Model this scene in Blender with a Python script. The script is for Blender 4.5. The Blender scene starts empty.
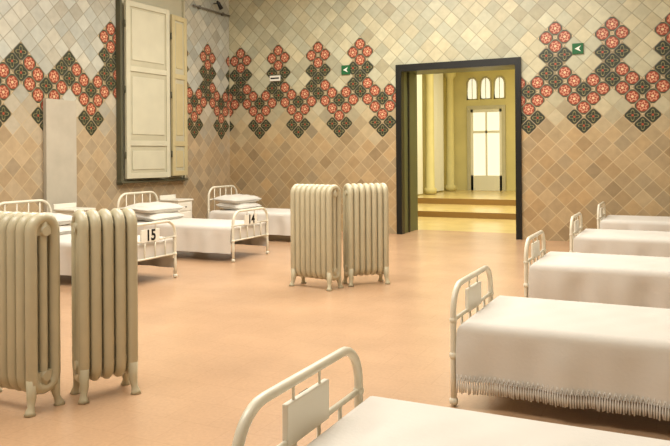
import bpy, bmesh, math, random
from mathutils import Vector, Matrix
random.seed(7)
C = bpy.context.scene.collection
def lin(c):
    out=[]
    for v in c:
        v/=255.0
        out.append(v/12.92 if v<=0.04045 else ((v+0.055)/1.055)**2.4)
    return out
def rgba(c): return (*lin(c),1.0)

# ------------------------------------------------------------ materials
def mat(name,col,rough=0.5,spec=0.3,noise=0.0,nscale=6.0,bump=0.0,bscale=40,emit=None,es=0,metal=0,stretch=None):
    m=bpy.data.materials.new(name); m.use_nodes=True
    nt=m.node_tree; b=nt.nodes['Principled BSDF']
    b.inputs['Base Color'].default_value=rgba(col)
    b.inputs['Roughness'].default_value=rough
    b.inputs['Specular IOR Level'].default_value=spec
    b.inputs['Metallic'].default_value=metal
    tc=nt.nodes.new('ShaderNodeTexCoord')
    if noise>0:
        n=nt.nodes.new('ShaderNodeTexNoise'); n.inputs['Scale'].default_value=nscale; n.inputs['Detail'].default_value=6
        nt.links.new(tc.outputs['Object'],n.inputs['Vector'])
        r=nt.nodes.new('ShaderNodeMapRange'); r.inputs[1].default_value=0.3; r.inputs[2].default_value=0.7
        r.inputs[3].default_value=1-noise; r.inputs[4].default_value=1+noise
        nt.links.new(n.outputs['Fac'],r.inputs[0])
        mx=nt.nodes.new('ShaderNodeVectorMath'); mx.operation='SCALE'
        mx.inputs[0].default_value=lin(col); nt.links.new(r.outputs[0],mx.inputs['Scale'])
        nt.links.new(mx.outputs[0],b.inputs['Base Color'])
    if bump>0:
        n2=nt.nodes.new('ShaderNodeTexNoise'); n2.inputs['Scale'].default_value=bscale; n2.inputs['Detail'].default_value=4
        nt.links.new(tc.outputs['Object'],n2.inputs['Vector'])
        bp=nt.nodes.new('ShaderNodeBump'); bp.inputs['Strength'].default_value=bump; bp.inputs['Distance'].default_value=0.02
        nt.links.new(n2.outputs['Fac'],bp.inputs['Height']); nt.links.new(bp.outputs[0],b.inputs['Normal'])
    if emit:
        b.inputs['Emission Color'].default_value=rgba(emit); b.inputs['Emission Strength'].default_value=es
    return m

def tile_mat(kind):
    m=bpy.data.materials.new('tile_'+kind); m.use_nodes=True
    nt=m.node_tree; b=nt.nodes['Principled BSDF']; L=nt.links.new; N=nt.nodes.new
    b.inputs['Roughness'].default_value=0.33; b.inputs['Specular IOR Level'].default_value=0.4
    uv=N('ShaderNodeUVMap'); uv.uv_map='UVMap'
    sep=N('ShaderNodeSeparateXYZ'); L(uv.outputs[0],sep.inputs[0])
    def M(op,a,bb=None,cc=None):
        n=N('ShaderNodeMath'); n.operation=op
        for i,v in enumerate((a,bb,cc)):
            if v is None: continue
            if isinstance(v,(int,float)): n.inputs[i].default_value=v
            else: L(v,n.inputs[i])
        return n.outputs[0]
    x=M('SUBTRACT',sep.outputs[0],0.5); y=M('SUBTRACT',sep.outputs[1],0.5)
    ax=M('ABSOLUTE',x); ay=M('ABSOLUTE',y)
    edge=M('SUBTRACT',0.5,M('MAXIMUM',ax,ay))
    g=N('ShaderNodeMapRange'); g.inputs[1].default_value=0.015; g.inputs[2].default_value=0.045
    g.inputs[3].default_value=1; g.inputs[4].default_value=0; L(edge,g.inputs[0])
    at=N('ShaderNodeAttribute'); at.attribute_name='tilecol'
    def mix(f,a,c):
        n=N('ShaderNodeMix'); n.data_type='RGBA'
        if isinstance(f,(int,float)): n.inputs[0].default_value=f
        else: L(f,n.inputs[0])
        for i,v in ((6,a),(7,c)):
            if isinstance(v,tuple): n.inputs[i].default_value=v
            else: L(v,n.inputs[i])
        return n.outputs[2]
    geo=N('ShaderNodeNewGeometry')
    nz=N('ShaderNodeTexNoise'); nz.inputs['Scale'].default_value=9; nz.inputs['Detail'].default_value=5
    L(geo.outputs['Position'],nz.inputs['Vector'])
    nr=N('ShaderNodeMapRange'); nr.inputs[1].default_value=.3; nr.inputs[2].default_value=.7
    nr.inputs[3].default_value=.92; nr.inputs[4].default_value=1.08; L(nz.outputs['Fac'],nr.inputs[0])
    if kind=='plain':
        col=at.outputs['Color']
    else:
        r=M('SQRT',M('ADD',M('MULTIPLY',x,x),M('MULTIPLY',y,y)))
        th=M('ARCTAN2',y,x)
        pet=M('MULTIPLY',M('COSINE',M('MULTIPLY',th,6 if kind=='red' else 4)),0.07 if kind=='red' else .12)
        rr=M('ADD',r,pet)
        def band(lo,hi,s):
            a1=M('LESS_THAN',s,hi); a2=M('GREATER_THAN',s,lo); return M('MULTIPLY',a1,a2)
        if kind=='red':
            base=rgba((146,64,44))
            col=mix(band(0.20,0.33,rr),base,rgba((200,142,112)))
            col=mix(M('GREATER_THAN',r,0.44),col,rgba((74,76,56)))
            col=mix(M('GREATER_THAN',r,0.56),col,rgba((196,172,134)))
            col=mix(M('LESS_THAN',r,0.10),col,rgba((222,190,150)))
        else:
            base=rgba((52,56,44))
            col=mix(band(0.24,0.32,rr),base,rgba((130,124,84)))
            col=mix(M('LESS_THAN',r,0.09),col,rgba((165,80,55)))
            col=mix(M('GREATER_THAN',r,0.56),col,rgba((140,120,85)))
    sc=N('ShaderNodeVectorMath'); sc.operation='SCALE'; L(col,sc.inputs[0]); L(nr.outputs[0],sc.inputs['Scale'])
    sp=N('ShaderNodeSeparateXYZ'); L(geo.outputs['Position'],sp.inputs[0])
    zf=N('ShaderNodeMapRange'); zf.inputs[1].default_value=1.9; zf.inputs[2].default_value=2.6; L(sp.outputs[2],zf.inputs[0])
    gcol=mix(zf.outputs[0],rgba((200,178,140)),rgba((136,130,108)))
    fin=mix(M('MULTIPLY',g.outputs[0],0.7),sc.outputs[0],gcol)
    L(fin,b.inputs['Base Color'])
    bp=N('ShaderNodeBump'); bp.inputs['Strength'].default_value=.4; bp.inputs['Distance'].default_value=.004
    L(M('SUBTRACT',1,g.outputs[0]),bp.inputs['Height']); L(bp.outputs[0],b.inputs['Normal'])
    return m
T_plain,T_red,T_green=tile_mat('plain'),tile_mat('red'),tile_mat('green')

M_enamel=mat('cream_enamel',(222,216,196),0.3,0.5,0.05,8)
M_rad=mat('radiator_paint',(190,181,152),0.33,0.5,0.07,5)
M_cover=mat('bed_cover',(215,210,201),0.85,0.1,0.02,3,0.08,50)
M_pillow=mat('pillow_cotton',(220,215,205),0.9,0.1,0.03,5,0.3,20)
M_under=mat('mattress_brown',(120,98,78),0.9,0.1)  # flat brown for the mattress beneath the cover
M_plate=mat('plate_white',(234,230,216),0.4,0.4)
M_ink=mat('ink',(25,22,20),0.6,0.2)
M_black=mat('black_frame',(22,22,18),0.35,0.4)
M_jamb=mat('jamb_green',(98,104,72),0.4,0.4,.06)
M_plaster=mat('plaster',(186,178,160),0.85,0.1,0.06,4)
M_ceiling=mat('ceiling_plaster',(215,214,206),0.9,0.1,0.04,2)
M_shut=mat('shutter_paint',(198,193,168),0.5,0.3,0.05,3)
M_shut_in=mat('shutter_panel',(184,178,152),0.5,0.3,0.05,3)
M_shut_lit=mat('shutter_paint_lit',(192,178,136),0.5,0.3,0.05,3)  # shutter paint for leaf_2, the warm light on it painted into the colour
M_dkgreen=mat('window_dark',(92,90,70),0.5,0.3)
M_yel=mat('yellow_wall',(222,212,156),0.8,0.1,0.06,1.5)
M_yelfloor=mat('yellow_floor',(212,188,128),0.25,0.5,0.08,2)
M_step=mat('step_edge',(150,118,68),0.4,0.4)
M_glass=mat('daylight_glass',(240,240,220),0.3,0.3,emit=(250,250,236),es=0.6)
M_curtain=mat('curtain',(238,236,222),0.9,0.1)
M_greensign=mat('exit_green',(34,92,52),0.5,0.3,emit=(40,150,80),es=.05)
M_metal=mat('grey_conduit',(110,106,96),0.5,0.4)

def floor_mat():
    m=bpy.data.materials.new('terracotta_floor'); m.use_nodes=True
    nt=m.node_tree; b=nt.nodes['Principled BSDF']; L=nt.links.new; N=nt.nodes.new
    tc=N('ShaderNodeTexCoord')
    br=N('ShaderNodeTexBrick'); br.offset=0.5; br.inputs['Scale'].default_value=1
    br.inputs['Brick Width'].default_value=.3; br.inputs['Row Height'].default_value=.3
    br.inputs['Mortar Size'].default_value=.003; br.inputs['Mortar Smooth'].default_value=.3
    br.inputs['Color1'].default_value=rgba((192,156,122)); br.inputs['Color2'].default_value=rgba((190,154,120))
    br.inputs['Mortar'].default_value=rgba((184,148,114))
    L(tc.outputs['Object'],br.inputs['Vector'])
    n=N('ShaderNodeTexNoise'); n.inputs['Scale'].default_value=1.3; n.inputs['Detail'].default_value=7; n.inputs['Roughness'].default_value=.55
    L(tc.outputs['Object'],n.inputs['Vector'])
    r=N('ShaderNodeMapRange'); r.inputs[1].default_value=.3; r.inputs[2].default_value=.7; r.inputs[3].default_value=.89; r.inputs[4].default_value=1.08
    L(n.outputs['Fac'],r.inputs[0])
    s=N('ShaderNodeVectorMath'); s.operation='SCALE'; L(br.outputs['Color'],s.inputs[0]); L(r.outputs[0],s.inputs['Scale'])
    n2=N('ShaderNodeTexNoise'); n2.inputs['Scale'].default_value=45; n2.inputs['Detail'].default_value=3
    L(tc.outputs['Object'],n2.inputs['Vector'])
    r2=N('ShaderNodeMapRange'); r2.inputs[1].default_value=.3; r2.inputs[2].default_value=.7; r2.inputs[3].default_value=.95; r2.inputs[4].default_value=1.05
    L(n2.outputs['Fac'],r2.inputs[0])
    s2=N('ShaderNodeVectorMath'); s2.operation='SCALE'; L(s.outputs[0],s2.inputs[0]); L(r2.outputs[0],s2.inputs['Scale'])
    L(s2.outputs[0],b.inputs['Base Color'])
    b.inputs['Roughness'].default_value=.27
    b.inputs['Specular IOR Level'].default_value=.42
    return m
M_floor=floor_mat()

# ------------------------------------------------------------ helpers
def finish(bm,name,mats,parent=None,smooth=False,loc=None,rot=None):
    me=bpy.data.meshes.new(name); bm.to_mesh(me); bm.free()
    for m in mats: me.materials.append(m)
    if smooth:
        for p in me.polygons: p.use_smooth=True
    o=bpy.data.objects.new(name,me); C.objects.link(o)
    if parent: o.parent=parent
    if loc: o.location=loc
    if rot: o.rotation_euler=rot
    return o
def empty(name,loc=(0,0,0),rot=0):
    e=bpy.data.objects.new(name,None); C.objects.link(e); e.location=loc; e.rotation_euler=(0,0,rot); e.empty_display_size=.1
    return e
def box(bm,x0,x1,y0,y1,z0,z1,mi=0,bev=0):
    r=bmesh.ops.create_cube(bm,size=1)
    vs=r['verts']
    for v in vs:
        v.co=Vector(((x0+x1)/2+v.co.x*(x1-x0),(y0+y1)/2+v.co.y*(y1-y0),(z0+z1)/2+v.co.z*(z1-z0)))
    fs=set(f for v in vs for f in v.link_faces)
    for f in fs: f.material_index=mi
    if bev>0:
        es=list(set(e for v in vs for e in v.link_edges))
        r2=bmesh.ops.bevel(bm,geom=es,offset=bev,segments=2,affect='EDGES',profile=.5)
        for f in r2['faces']: f.material_index=mi
def tube(bm,pts,r,seg=8,closed=False,mi=0,radii=None,cap=True,squash=None):
    pts=[Vector(p) for p in pts]; n=len(pts); rings=[]
    prev=None
    for i,p in enumerate(pts):
        if closed: t=(pts[(i+1)%n]-pts[i-1]).normalized()
        elif i==0: t=(pts[1]-pts[0]).normalized()
        elif i==n-1: t=(pts[-1]-pts[-2]).normalized()
        else: t=(pts[i+1]-pts[i-1]).normalized()
        if prev is None:
            a=Vector((1,0,0)) if abs(t.x)<.9 else Vector((0,1,0))
            u=(a-t*a.dot(t)).normalized()
        else: u=(prev-t*prev.dot(t)).normalized()
        prev=u; w=t.cross(u)
        rr=radii[i] if radii else r
        sq=squash or 1
        rings.append([bm.verts.new(p+u*math.cos(2*math.pi*k/seg)*rr*sq+w*math.sin(2*math.pi*k/seg)*rr) for k in range(seg)])
    rng=range(n) if closed else range(n-1)
    for i in rng:
        a,b=rings[i],rings[(i+1)%n]
        for k in range(seg):
            f=bm.faces.new((a[k],a[(k+1)%seg],b[(k+1)%seg],b[k])); f.material_index=mi; f.smooth=True
    if not closed and cap:
        f=bm.faces.new(rings[0][::-1]); f.material_index=mi
        f=bm.faces.new(rings[-1]); f.material_index=mi
def ball(bm,c,r,mi=0):
    rr=bmesh.ops.create_uvsphere(bm,u_segments=12,v_segments=8,radius=r,matrix=Matrix.Translation(c))
    for v in rr['verts']:
        for f in v.link_faces: f.material_index=mi; f.smooth=True

# ------------------------------------------------------------ room dims
XL,XR,YB,YF,ZC=-8.68,1.75,12.8,-2.6,5.3
DX0,DX1,DZ=-4.84,-2.62,3.12
W=0.305; H=W/2
Z0=2.12   # j=0 height
PAT={}
for (i,j,k) in [(0,10,'r'),(1,9,'r'),(-1,9,'r'),(0,8,'r'),(0,6,'g'),(1,7,'g'),(-1,7,'g'),(1,5,'r'),(-1,5,'g'),(0,4,'g'),
                (2,4,'r'),(-2,4,'r'),(1,3,'r'),(-1,3,'r'),(3,3,'g'),(2,2,'r'),(-2,2,'r'),(3,1,'r'),(2,0,'g'),(-2,0,'g'),(3,-1,'g'),(3,5,'')]:
    if k: PAT[(i%6,j)]=k
def tile_wall(name,parent,kind,umin,umax,zmin,zmax,anchor):
    bm=bmesh.new(); uvl=bm.loops.layers.uv.new('UVMap'); cl=bm.loops.layers.float_color.new('tilecol')
    if kind=='back': P=lambda u,z:Vector((u,YB,z))
    else: P=lambda u,z:Vector((XL,u,z))
    i0=math.floor((umin-anchor)/H)-1; i1=math.ceil((umax-anchor)/H)+1
    j0=math.floor((zmin-Z0)/H)-1; j1=math.ceil((zmax-Z0)/H)+1
    for i in range(i0,i1+1):
        for j in range(j0,j1+1):
            if (i+j)%2: continue
            u=anchor+i*H; z=Z0+j*H
            vs=[bm.verts.new(P(u,z-H)),bm.verts.new(P(u+H,z)),bm.verts.new(P(u,z+H)),bm.verts.new(P(u-H,z))]
            if kind=='left': vs=vs[::-1]
            f=bm.faces.new(vs)
            k=PAT.get((i%6,j),'')
            if kind=='left' and j>=7 and u<8.9: k=''
            if kind=='back' and -5.1<u<-2.4 and j>=5: k=''
            f.material_index={'':0,'r':1,'g':2}[k]
            rnd=random.Random((i*7919+j*104729+(3 if kind=='left' else 0)))
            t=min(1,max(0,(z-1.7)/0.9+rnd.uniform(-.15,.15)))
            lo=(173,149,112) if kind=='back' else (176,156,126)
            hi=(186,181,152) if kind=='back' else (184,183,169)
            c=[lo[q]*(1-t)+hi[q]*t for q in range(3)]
            s=rnd.uniform(.93,1.06)
            if rnd.random()<.15: s*=.92
            gsh=rnd.uniform(-4,4)
            c=[min(255,c[0]*s+gsh),min(255,c[1]*s),min(255,c[2]*s-gsh)]
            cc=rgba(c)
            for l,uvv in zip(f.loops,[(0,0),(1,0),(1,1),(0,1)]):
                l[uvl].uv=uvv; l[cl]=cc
    ax=Vector((1,0,0)) if kind=='back' else Vector((0,1,0))
    for co,no in ((ax*umin,-ax),(ax*umax,ax),(Vector((0,0,zmin)),Vector((0,0,-1))),(Vector((0,0,zmax)),Vector((0,0,1)))):
        bmesh.ops.bisect_plane(bm,geom=bm.verts[:]+bm.edges[:]+bm.faces[:],plane_co=co,plane_no=no,clear_outer=True)
    return finish(bm,name,[T_plain,T_red,T_green],parent)

wb=empty('wall_back')
TH=.9
bm=bmesh.new()
e=.004
box(bm,XL-.3,DX0-.0,YB+e,YB+TH,0,ZC)
box(bm,DX1,XR+.3,YB+e,YB+TH,0,ZC)
box(bm,DX0,DX1,YB+e,YB+TH,DZ,ZC)
finish(bm,'masonry',[M_plaster],wb)
tile_wall('tiles_1',wb,'back',XL,DX0,0,ZC,-1.99)
tile_wall('tiles_2',wb,'back',DX1,XR,0,ZC,-1.99)
tile_wall('tiles_3',wb,'back',DX0,DX1,DZ,ZC,-1.99)
wl=empty('wall_left')
bm=bmesh.new(); box(bm,XL-.3,XL-e,YF,YB,0,ZC); finish(bm,'masonry',[M_plaster],wl)
tile_wall('tiles',wl,'left',YF,YB,0,ZC,7.46)
bm=bmesh.new(); box(bm,XR,XR+.3,YF,YB,0,ZC); finish(bm,'wall_right',[M_plaster])
bm=bmesh.new(); box(bm,XL-.3,XR+.3,YF-.3,YF,0,ZC); finish(bm,'wall_front',[M_plaster])
bm=bmesh.new(); box(bm,XL-.3,XR+.3,YF-.3,YB+TH,-.2,0); finish(bm,'floor',[M_floor])
bm=bmesh.new(); box(bm,XL-.3,XR+.3,YF-.3,YB+TH,ZC,ZC+.2); finish(bm,'ceiling',[M_ceiling])

# door frame
df=empty('door_1')
bm=bmesh.new(); t=.09
box(bm,DX0-.06,DX0+.05,YB-.05,YB+.1,0,DZ-.06,0)
box(bm,DX1-.05,DX1+.05,YB-.05,YB+.1,0,DZ-.06,0)
box(bm,DX0-.06,DX1+.05,YB-.05,YB+.1,DZ-.06,DZ+.07,0)
finish(bm,'frame',[M_black],df)
bm=bmesh.new()
box(bm,DX0,DX0+.03,YB+.1,YB+TH,0,DZ)
box(bm,DX1-.03,DX1,YB+.1,YB+TH,0,DZ)
box(bm,DX0,DX1,YB+.1,YB+TH,DZ-.03,DZ)
box(bm,DX0+.03,DX0+.05,YB+.36,YB+.42,0,DZ,1)
finish(bm,'jamb_lining',[M_jamb,M_black],df)

# adjoining room
FY=24.0; AX0,AX1=-7.3,-1.4; AY=YB+TH
bm=bmesh.new(); box(bm,AX0-.2,AX1+.2,AY,FY+.2,-.2,0.0); finish(bm,'floor_adjoining',[M_yelfloor])
bm=bmesh.new(); box(bm,AX0,AX1,16.6,FY,0.0,.13,0); box(bm,AX0,AX1,19.2,FY,.13,.28,0)
box(bm,AX0,AX1,16.56,16.62,0.0,.135,1); box(bm,AX0,AX1,19.16,19.22,.13,.285,1)
finish(bm,'raised_floor_steps',[M_yelfloor,M_step])
bm=bmesh.new(); box(bm,AX0-.2,AX1+.2,FY,FY+.2,0,5); finish(bm,'wall_adjoining_back',[M_yel])
bm=bmesh.new(); box(bm,AX0-.2,AX0,AY,FY,0,5); finish(bm,'wall_adjoining_left',[M_yel])
bm=bmesh.new(); box(bm,AX1,AX1+.2,AY,FY,0,5); finish(bm,'wall_adjoining_right',[M_yel])
bm=bmesh.new(); box(bm,AX0-.2,AX1+.2,AY,FY+.2,5,5.2); finish(bm,'ceiling_adjoining',[M_yel])
d2=empty('door_2'); bm=bmesh.new()
x0,x1,z0,z1=-6.5,-5.45,.28,3.0
box(bm,x0,x0+.08,FY-.08,FY,z0,z1); box(bm,x1-.08,x1,FY-.08,FY,z0,z1); box(bm,x0,x1,FY-.08,FY,z1-.1,z1); box(bm,x0,x1,FY-.08,FY,z0,z0+.5)
box(bm,(x0+x1)/2-.03,(x0+x1)/2+.03,FY-.07,FY,z0,z1); box(bm,x0,x1,FY-.07,FY,2.2,2.28)
box(bm,x0-.12,x0,FY-.1,FY,z0,z1+.12,2); box(bm,x1,x1+.12,FY-.1,FY,z0,z1+.12,2); box(bm,x0,x1,FY-.1,FY,z1,z1+.12,2)
box(bm,x0+.05,x1-.05,FY-.03,FY-.01,z0+.3,z1-.05,1)
finish(bm,'leaves',[M_curtain,M_glass,M_shut],d2)
w=empty('window_2'); bm=bmesh.new()
for k in range(3):
    cx=-6.45+k*.46; hw=.17; zb,zs=3.35,3.85
    pts=[(cx-hw,zb),(cx+hw,zb),(cx+hw,zs)]+[(cx+hw*math.cos(a),zs+hw*math.sin(a)*1.3) for a in [math.pi*q/8 for q in range(1,8)]]+[(cx-hw,zs)]
    vs=[bm.verts.new((p[0],FY-.03,p[1])) for p in pts]; f=bm.faces.new(vs); f.material_index=1
    tube(bm,[(p[0],FY-.03,p[1]) for p in pts],.03,6,True,0)
    tube(bm,[(cx,FY-.04,zb),(cx,FY-.04,zs+.2)],.012,6,False,0)
finish(bm,'arched_lights',[M_shut,M_glass],w)
for n_,yy in enumerate((15.2,17.3,19.4,21.5)):
    c=empty('curtain_panel'); bm=bmesh.new()
    N_=60; zz=.3 if yy>19 else .14 if yy>16.4 else .01
    lo=[];hi=[]
    for q in range(N_+1):
        y=yy+q*1.3/N_; x=AX0+.16+.05*math.sin(q*1.1)
        lo.append(bm.verts.new((x,y,zz+.02)));hi.append(bm.verts.new((x,y,4.3)))
    for q in range(N_): bm.faces.new((lo[q],lo[q+1],hi[q+1],hi[q]))
    finish(bm,'cloth',[M_curtain],c,True)
    bm=bmesh.new(); tube(bm,[(AX0+.16,yy-.1,4.32),(AX0+.16,yy+1.4,4.32)],.02); box(bm,AX0,AX0+.18,yy-.1,yy-.06,4.3,4.34); box(bm,AX0,AX0+.18,yy+1.36,yy+1.4,4.3,4.34); finish(bm,'rod',[M_metal],c)
    bm=bmesh.new()
    tube(bm,[(AX0+.3,yy+1.7,zz),(AX0+.3,yy+1.7,zz+.15),(AX0+.3,yy+1.7,zz+.2),(AX0+.3,yy+1.7,4.0),(AX0+.3,yy+1.7,4.1),(AX0+.3,yy+1.7,4.98)],.1,16,radii=[.19,.19,.13,.12,.2,.22])
    finish(bm,'column',[M_yel],None)

# plaster strip on left wall
bm=bmesh.new(); box(bm,XL,XL+.07,7.85,8.45,0,2.38,0,.008); finish(bm,'trim_1',[M_plaster])

# shutters on left wall
sh=empty('window_1')
bm=bmesh.new()
zb=1.12; zt=4.16
box(bm,XL,XL+.10,9.41,9.45,zb-.1,4.6,0); box(bm,XL,XL+.08,11.16,11.20,zb-.1,4.6,1)
box(bm,XL,XL+.13,9.40,11.2,zb-.08,zb-.04,0,.01)
box(bm,XL,XL+.03,9.45,11.18,zb-.04,4.7,1)
box(bm,XL,XL+.12,9.38,11.22,4.6,4.75,1)
finish(bm,'casing',[M_dkgreen,M_shut_in],sh)
def leaf(name,L,zb,zt,parent,loc,rot,mats,rows=(0.0,.2,.62,1.0)):
    bm=bmesh.new(); s=.09; d=.05
    hgt=zt-zb
    box(bm,0,d,0,s,zb,zt,0,.004); box(bm,0,d,L-s,L,zb,zt,0,.004)
    mid=[zb+hgt*r for r in rows]
    for q,zm in enumerate(mid):
        a=zm if q==0 else (zm-s if q==len(mid)-1 else zm-s/2)
        box(bm,0,d,s,L-s,a,a+s,0,.004)
    box(bm,.012,.03,s-.01,L-s+.01,zb+.02,zt-.02,1)
    for q in range(len(mid)-1):
        box(bm,.01,.042,s+.05,L-s-.05,mid[q]+s+.06,mid[q+1]-s-.04,0,.008)
    for zz in (zb+.4,zb+hgt/2,zt-.4): tube(bm,[(.03,-.012,zz-.06),(.03,-.012,zz+.06)],.014,8,mi=2)
    return finish(bm,name,mats,parent,loc=loc,rot=rot)
leaf('leaf_1',1.06,zb,zt,sh,(XL+.12,9.48,0),(0,0,math.radians(-4)),[M_shut,M_shut_in,M_dkgreen])
leaf('leaf_2',.50,zb+.02,zt-.06,sh,(XL+.20,10.60,0),(0,0,math.radians(6)),[M_shut_lit,M_shut_in,M_dkgreen])

# conduit & spot lamp
bm=bmesh.new(); tube(bm,[(XL+.05,11.5,4.45),(XL+.05,YB-.05,4.45)],.018,8); 
for y in (11.7,12.5): box(bm,XL,XL+.07,y,y+.03,4.42,4.48)
finish(bm,'conduit_pipe',[M_metal])
sp=empty('spot_lamp'); bm=bmesh.new()
tube(bm,[(XL,12.25,4.62),(XL+.10,12.25,4.62)],.012,8)
tube(bm,[(XL+.10,12.22,4.66),(XL+.12,12.25,4.62),(XL+.16,12.30,4.50)],.05,14,radii=[.02,.035,.045])
finish(bm,'head',[M_black],sp)
# signs
def sign(x,z,w_,h_,m,arrow=False):
    bm=bmesh.new(); box(bm,x-w_/2,x+w_/2,YB-.03,YB,z-h_/2,z+h_/2,0,.003)
    if arrow:
        y=YB-.032
        a=[(x+.05,z+.05),(x-.05,z),(x+.05,z-.05),(x+.02,z)]
        vs=[bm.verts.new((p[0],y,p[1])) for p in a]; f=bm.faces.new(vs); f.material_index=1
    else: 
        box(bm,x-w_/2+.02,x+w_/2-.02,YB-.032,YB-.03,z-.015,z+.015,2)
    return finish(bm,'exit_sign' if arrow else 'notice_sign',[m,M_plate,M_ink])
sign(-5.95,3.16,.18,.18,M_greensign,True)
sign(-1.62,3.27,.18,.18,M_greensign,True)
sign(-7.55,3.08,.24,.11,M_plate)

# ------------------------------------------------------------ radiators
def radiator(loc,rot,n,pitch=.075,ht=1.17,dep=.085):
    e_=empty('cast_iron_radiator',loc,rot)
    bm=bmesh.new(); L=(n-1)*pitch
    zb_,zt_,rc=.13,ht-.033,.075
    path=[]
    for (cy,cz,a0) in ((dep-rc,zt_-rc,0),(-dep+rc,zt_-rc,90),(-dep+rc,zb_+rc,180),(dep-rc,zb_+rc,270)):
        for q in range(5):
            a=math.radians(a0+q*22.5); path.append((cy+rc*math.cos(a),cz+rc*math.sin(a)))
    for k in range(n):
        x=-L/2+k*pitch
        tube(bm,[(x,p[0],p[1]) for p in path],.0345,10,True)
        tube(bm,[(x,0,zb_),(x,0,zb_+.08),(x,0,zt_-.08),(x,0,zt_)],.033,10,radii=[.03,.026,.026,.03])
        box(bm,x-.012,x+.012,-dep+.01,dep-.01,zt_-.1,zt_,0)
        box(bm,x-.012,x+.012,-dep+.01,dep-.01,zb_,zb_+.1,0)
    for z in (zb_+.075,zt_-.075):
        tube(bm,[(-L/2-.035,0,z),(L/2+.035,0,z)],.03,12)
    for s in (-1,1):
        for d in (-1,1):
            x=s*L/2
            tube(bm,[(x,d*dep,zb_+.09),(x,d*(dep+.004),.09),(x+s*.006,d*(dep+.012),.045),(x+s*.01,d*(dep+.022),.018),(x+s*.01,d*(dep+.024),0.0)],.03,10,radii=[.034,.028,.02,.027,.036])
    finish(bm,'sections',[M_rad],e_)
    return e_
radiator((-3.79,7.30,0),math.radians(-10),8,pitch=.073)
radiator((-3.35,7.72,0),math.radians(44),7,pitch=.072)
radiator((-3.70,3.10,0),math.radians(0),8)
radiator((-3.315,3.48,0),math.radians(58),5)

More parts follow.
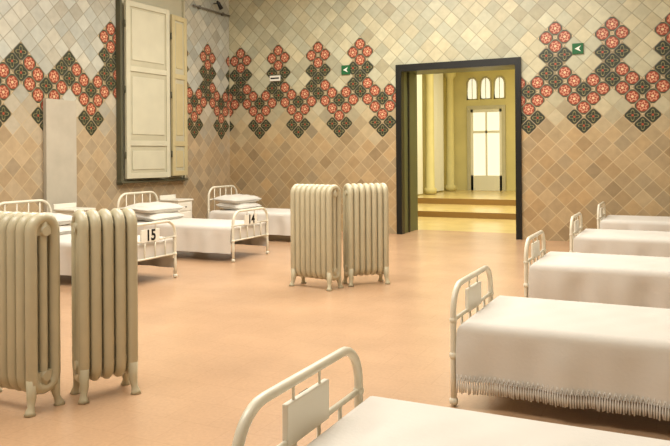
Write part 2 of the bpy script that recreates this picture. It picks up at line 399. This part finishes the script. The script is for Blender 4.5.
# ------------------------------------------------------------ beds
def arch(bm,x,y0,y1,h,rc,r):
    pts=[(x,y0,0.02),(x,y0,.2),(x,y0,h-rc)]
    for q in range(1,8):
        a=math.pi-q*math.pi/16; pts.append((x,y0+rc+rc*math.cos(a),h-rc+rc*math.sin(a)))
    pts.append((x,y0+rc,h)); pts.append((x,y1-rc,h))
    for q in range(1,8):
        a=math.pi/2-q*math.pi/16; pts.append((x,y1-rc+rc*math.cos(a),h-rc+rc*math.sin(a)))
    pts+= [(x,y1,h-rc),(x,y1,.2),(x,y1,.02)]
    tube(bm,pts,r,10)
def bed(loc,flip,number=None,pillows=0,fringe=False,Lb=2.1,Wb=.92,seed=0,foot_h=.71):
    e_=empty('hospital_bed',loc,math.pi if flip else 0)
    bm=bmesh.new(); y0,y1=0,Wb
    if flip: y0,y1=-Wb,0
    r=.019
    arch(bm,0,y0,y1,foot_h,.16,r)
    for z in (foot_h-.20,.30): tube(bm,[(0,y0,z),(0,y1,z)],.012,8)
    for q in range(1,5):
        y=y0+(y1-y0)*q/5
        tube(bm,[(0,y,.30),(0,y,foot_h-.20)],.009,6)
    arch(bm,Lb,y0,y1,.92,.18,r)
    for z in (.70,.34): tube(bm,[(Lb,y0,z),(Lb,y1,z)],.012,8)
    for q in range(1,5):
        y=y0+(y1-y0)*q/5; tube(bm,[(Lb,y,.34),(Lb,y,.92)],.009,6)
    for y in (y0+.02,y1-.02): box(bm,0,Lb,y-.018,y+.018,.25,.30,0)
    for x in (0,Lb):
        for y in (y0,y1):
            ball(bm,(x,y,.028),.028); ball(bm,(x,y,.30),.027); ball(bm,(x,y,foot_h-.20),.024)
    pm=(y0+y1)/2
    pz=foot_h-.14
    box(bm,-.012,.012,pm-.16,pm+.16,pz-.075,pz+.075,1,.004)
    for dy in (-.1,.1): tube(bm,[(0,pm+dy,pz+.07),(0,pm+dy,foot_h)],.006,6)
    finish(bm,'frame',[M_enamel,M_plate],e_)
    if number:
        cu=bpy.data.curves.new('number','FONT'); cu.body=number; cu.size=.18; cu.align_x='CENTER'; cu.align_y='CENTER'; cu.extrude=.001; cu.offset=.005
        to=bpy.data.objects.new('number_text',cu); C.objects.link(to); to.parent=e_
        cu.materials.append(M_ink)
        to.location=(-.0145,pm,pz); to.rotation_euler=(math.pi/2,0,-math.pi/2)
    bm=bmesh.new(); box(bm,.06,Lb-.04,y0+.05,y1-.05,.29,.42,0,.03); finish(bm,'mattress',[M_under],e_)
    rnd=random.Random(seed); ph=[rnd.uniform(0,6.28) for _ in range(8)]
    top=.505; rc=.06; bot=.12 if not fringe else .17; drop=top-bot-rc
    xa,xb=.028,Lb-.03
    ya,yb=y0-.025,y1+.025
    arcl=rc*math.pi/2
    def m1(s,a,b):
        if s<a+rc:
            d=(a+rc)-s
            if d<arcl: th=d/rc; return a+rc-rc*math.sin(th), rc-rc*math.cos(th), -1,0
            return a, rc+(d-arcl), -1,(d-arcl)
        if s>b-rc:
            d=s-(b-rc)
            if d<arcl: th=d/rc; return b-rc+rc*math.sin(th), rc-rc*math.cos(th), 1,0
            return b, rc+(d-arcl), 1,(d-arcl)
        return s,0,0,0
    bm=bmesh.new()
    def samples(a,b,step,dropa,dropb):
        out=[]
        s0=a+rc-arcl-dropa
        for q in range(5): out.append(s0+dropa*q/5)
        for q in range(5): out.append(a+rc-arcl+arcl*q/5)
        k=int((b-a-2*rc)/step)
        for q in range(k): out.append(a+rc+(b-a-2*rc)*q/k)
        for q in range(5): out.append(b-rc+arcl*q/5)
        for q in range(6): out.append(b-rc+arcl+dropb*q/5)
        return out
    xs=samples(xa,xb,.03,.16,.0); ys=samples(ya,yb,.05,drop,drop)
    grid=[]
    for sx in xs:
        row=[]
        for sy in ys:
            px,dx,sgx,tx=m1(sx,xa,xb); py,dy,sgy,ty=m1(sy,ya,yb)
            z=top-max(dx,dy)
            amp=.013*min(1,ty/.12)
            py+=sgy*amp*(math.sin(px*11+ph[0])+.7*math.sin(px*23+ph[1]+z*3)+.2)
            if dx==0 and dy==0:
                edge=min(1,min(px-xa-rc,yb-rc-py,py-ya-rc)/.12); edge=max(0,edge)
                z+= edge*(.008*math.sin(px*3.1+ph[2])*math.sin(py*5+ph[3])+.003*math.sin(px*14+py*9+ph[4])+.002*math.sin(px*27-py*17+ph[5]))
            row.append(bm.verts.new((px,py,z)))
        grid.append(row)
    for a in range(len(xs)-1):
        for b in range(len(ys)-1):
            f=bm.faces.new((grid[a][b],grid[a+1][b],grid[a+1][b+1],grid[a][b+1])); f.smooth=True
    if fringe:
        for side,sg in ((0,-1),(-1,1)):
            n=150
            for q in range(n):
                x=xa+(xb-xa)*(q+.5)/n
                y=(ya if sg<0 else yb)+sg*.013*(math.sin(x*11+ph[0])+.7*math.sin(x*23+ph[1]+bot*3)+.2)
                jig=rnd.uniform(-.004,.004)
                tube(bm,[(x,y,bot+.01),(x,y+sg*.004,bot-.03),(x+jig,y+sg*.002,bot-.07+rnd.uniform(-.006,.006))],.004,5,radii=[.0035,.0065,.0045])
                if q%2==0 and q<n-2:
                    x2=xa+(xb-xa)*(q+2.5)/n; 
                    tube(bm,[(x,y+sg*.006,bot+.035),((x+x2)/2,y+sg*.008,bot-.005),(x2,y+sg*.006,bot+.035)],.004,4)
    finish(bm,'cover',[M_cover],e_)
    for p in range(pillows):
        bm=bmesh.new()
        bmesh.ops.create_grid(bm,x_segments=16,y_segments=20,size=1)
        top_v=[v for v in bm.verts]
        r_=bmesh.ops.duplicate(bm,geom=bm.verts[:]+bm.edges[:]+bm.faces[:])
        low=[g for g in r_['geom'] if isinstance(g,bmesh.types.BMVert)]
        for vs,s in ((top_v,1),(low,-1)):
            for v in vs:
                u,w_=v.co.x,v.co.y
                f=max(0,(1-u**4))**.5*max(0,(1-w_**4))**.5
                pin=1-.06*((1-abs(w_))*abs(u)**3)
                v.co=Vector((u*.27*pin,w_*.39,s*f*.075+.004*math.sin(u*9+w_*6)*s*f))
        bmesh.ops.remove_doubles(bm,verts=bm.verts[:],dist=.0008)
        finish(bm,'pillow_%d'%(p+1),[M_pillow],e_,True,loc=(Lb-.36+.02*p,(y0+y1)/2+.02*p,.575+.12*p),rot=(0,math.radians(-6+3*p),math.radians(3-7*p)))
    return e_
for k,(xx,yy,fr) in enumerate(((-1.24,1.85,False),(-1.25,4.18,True),(-1.31,6.68,False),(-1.25,9.15,False),(-1.18,11.5,False))):
    bed((xx,yy,0),False,number=str(5-k),fringe=fr,seed=k)
for k,(xx,yy,nm) in enumerate(((-5.73,10.85,'13'),(-5.72,8.5,'14'),(-5.66,6.22,'15'),(-5.73,3.8,'16'))):
    bed((xx,yy+.92-.92,0),True,number=nm,pillows=2,seed=10+k)

def nightstand(x,y):
    e_=empty('bedside_cabinet',(x,y,0)); bm=bmesh.new()
    box(bm,-.19,.19,-.2,.2,.12,.70,0,.012); box(bm,-.21,.21,-.22,.22,.70,.73,0,.01)
    for a in (-.17,.17):
        for b in (-.18,.18): tube(bm,[(a,b,.14),(a,b,0)],.015,8)
    box(bm,.185,.2,-.17,.17,.16,.50,0,.004); box(bm,.185,.2,-.17,.17,.53,.67,0,.004)
    box(bm,-.21,-.19,-.22,.22,.73,.80,0,.005)
    ball(bm,(.21,.0,.60),.014,1); ball(bm,(.21,.13,.36),.014,1)
    finish(bm,'body',[M_plate,M_metal],e_)
nightstand(-8.2,8.0); nightstand(-8.2,10.4); nightstand(-8.2,5.6)

# ------------------------------------------------------------ lights
def area(name,loc,rot,sx,sy,power,col):
    l=bpy.data.lights.new(name,'AREA'); l.shape='RECTANGLE'; l.size=sx; l.size_y=sy; l.energy=power; l.color=lin(col)
    o=bpy.data.objects.new(name,l); C.objects.link(o); o.location=loc; o.rotation_euler=rot; return o
for k,(x,y,p) in enumerate(((-3.5,1.5,265),(-3.7,6,330),(-3.9,10.0,350))):
    area('ceiling_light',(x,y,5.2),(0,0,0),5,1.6,p,(255,251,242))
area('adjoining_light',(-4.6,17.5,4.8),(0,0,0),3,6,350,(255,249,224))
w=bpy.data.worlds.new('World'); bpy.context.scene.world=w; w.use_nodes=True
w.node_tree.nodes['Background'].inputs[0].default_value=(1,.9,.8,1); w.node_tree.nodes['Background'].inputs[1].default_value=.3

# ------------------------------------------------------------ camera
f=722; cam=bpy.data.cameras.new('camera'); cam.sensor_width=36; cam.lens=f/670*36; cam.shift_y=-68/670
co=bpy.data.objects.new('camera',cam); C.objects.link(co)
yaw=math.radians(25.86); roll=math.radians(-.4)
co.matrix_world=Matrix.Translation((0,0,1.5))@Matrix.Rotation(yaw,4,'Z')@Matrix.Rotation(math.pi/2,4,'X')@Matrix.Rotation(roll,4,'Z')
bpy.context.scene.camera=co
bpy.context.scene.view_settings.view_transform='Standard'
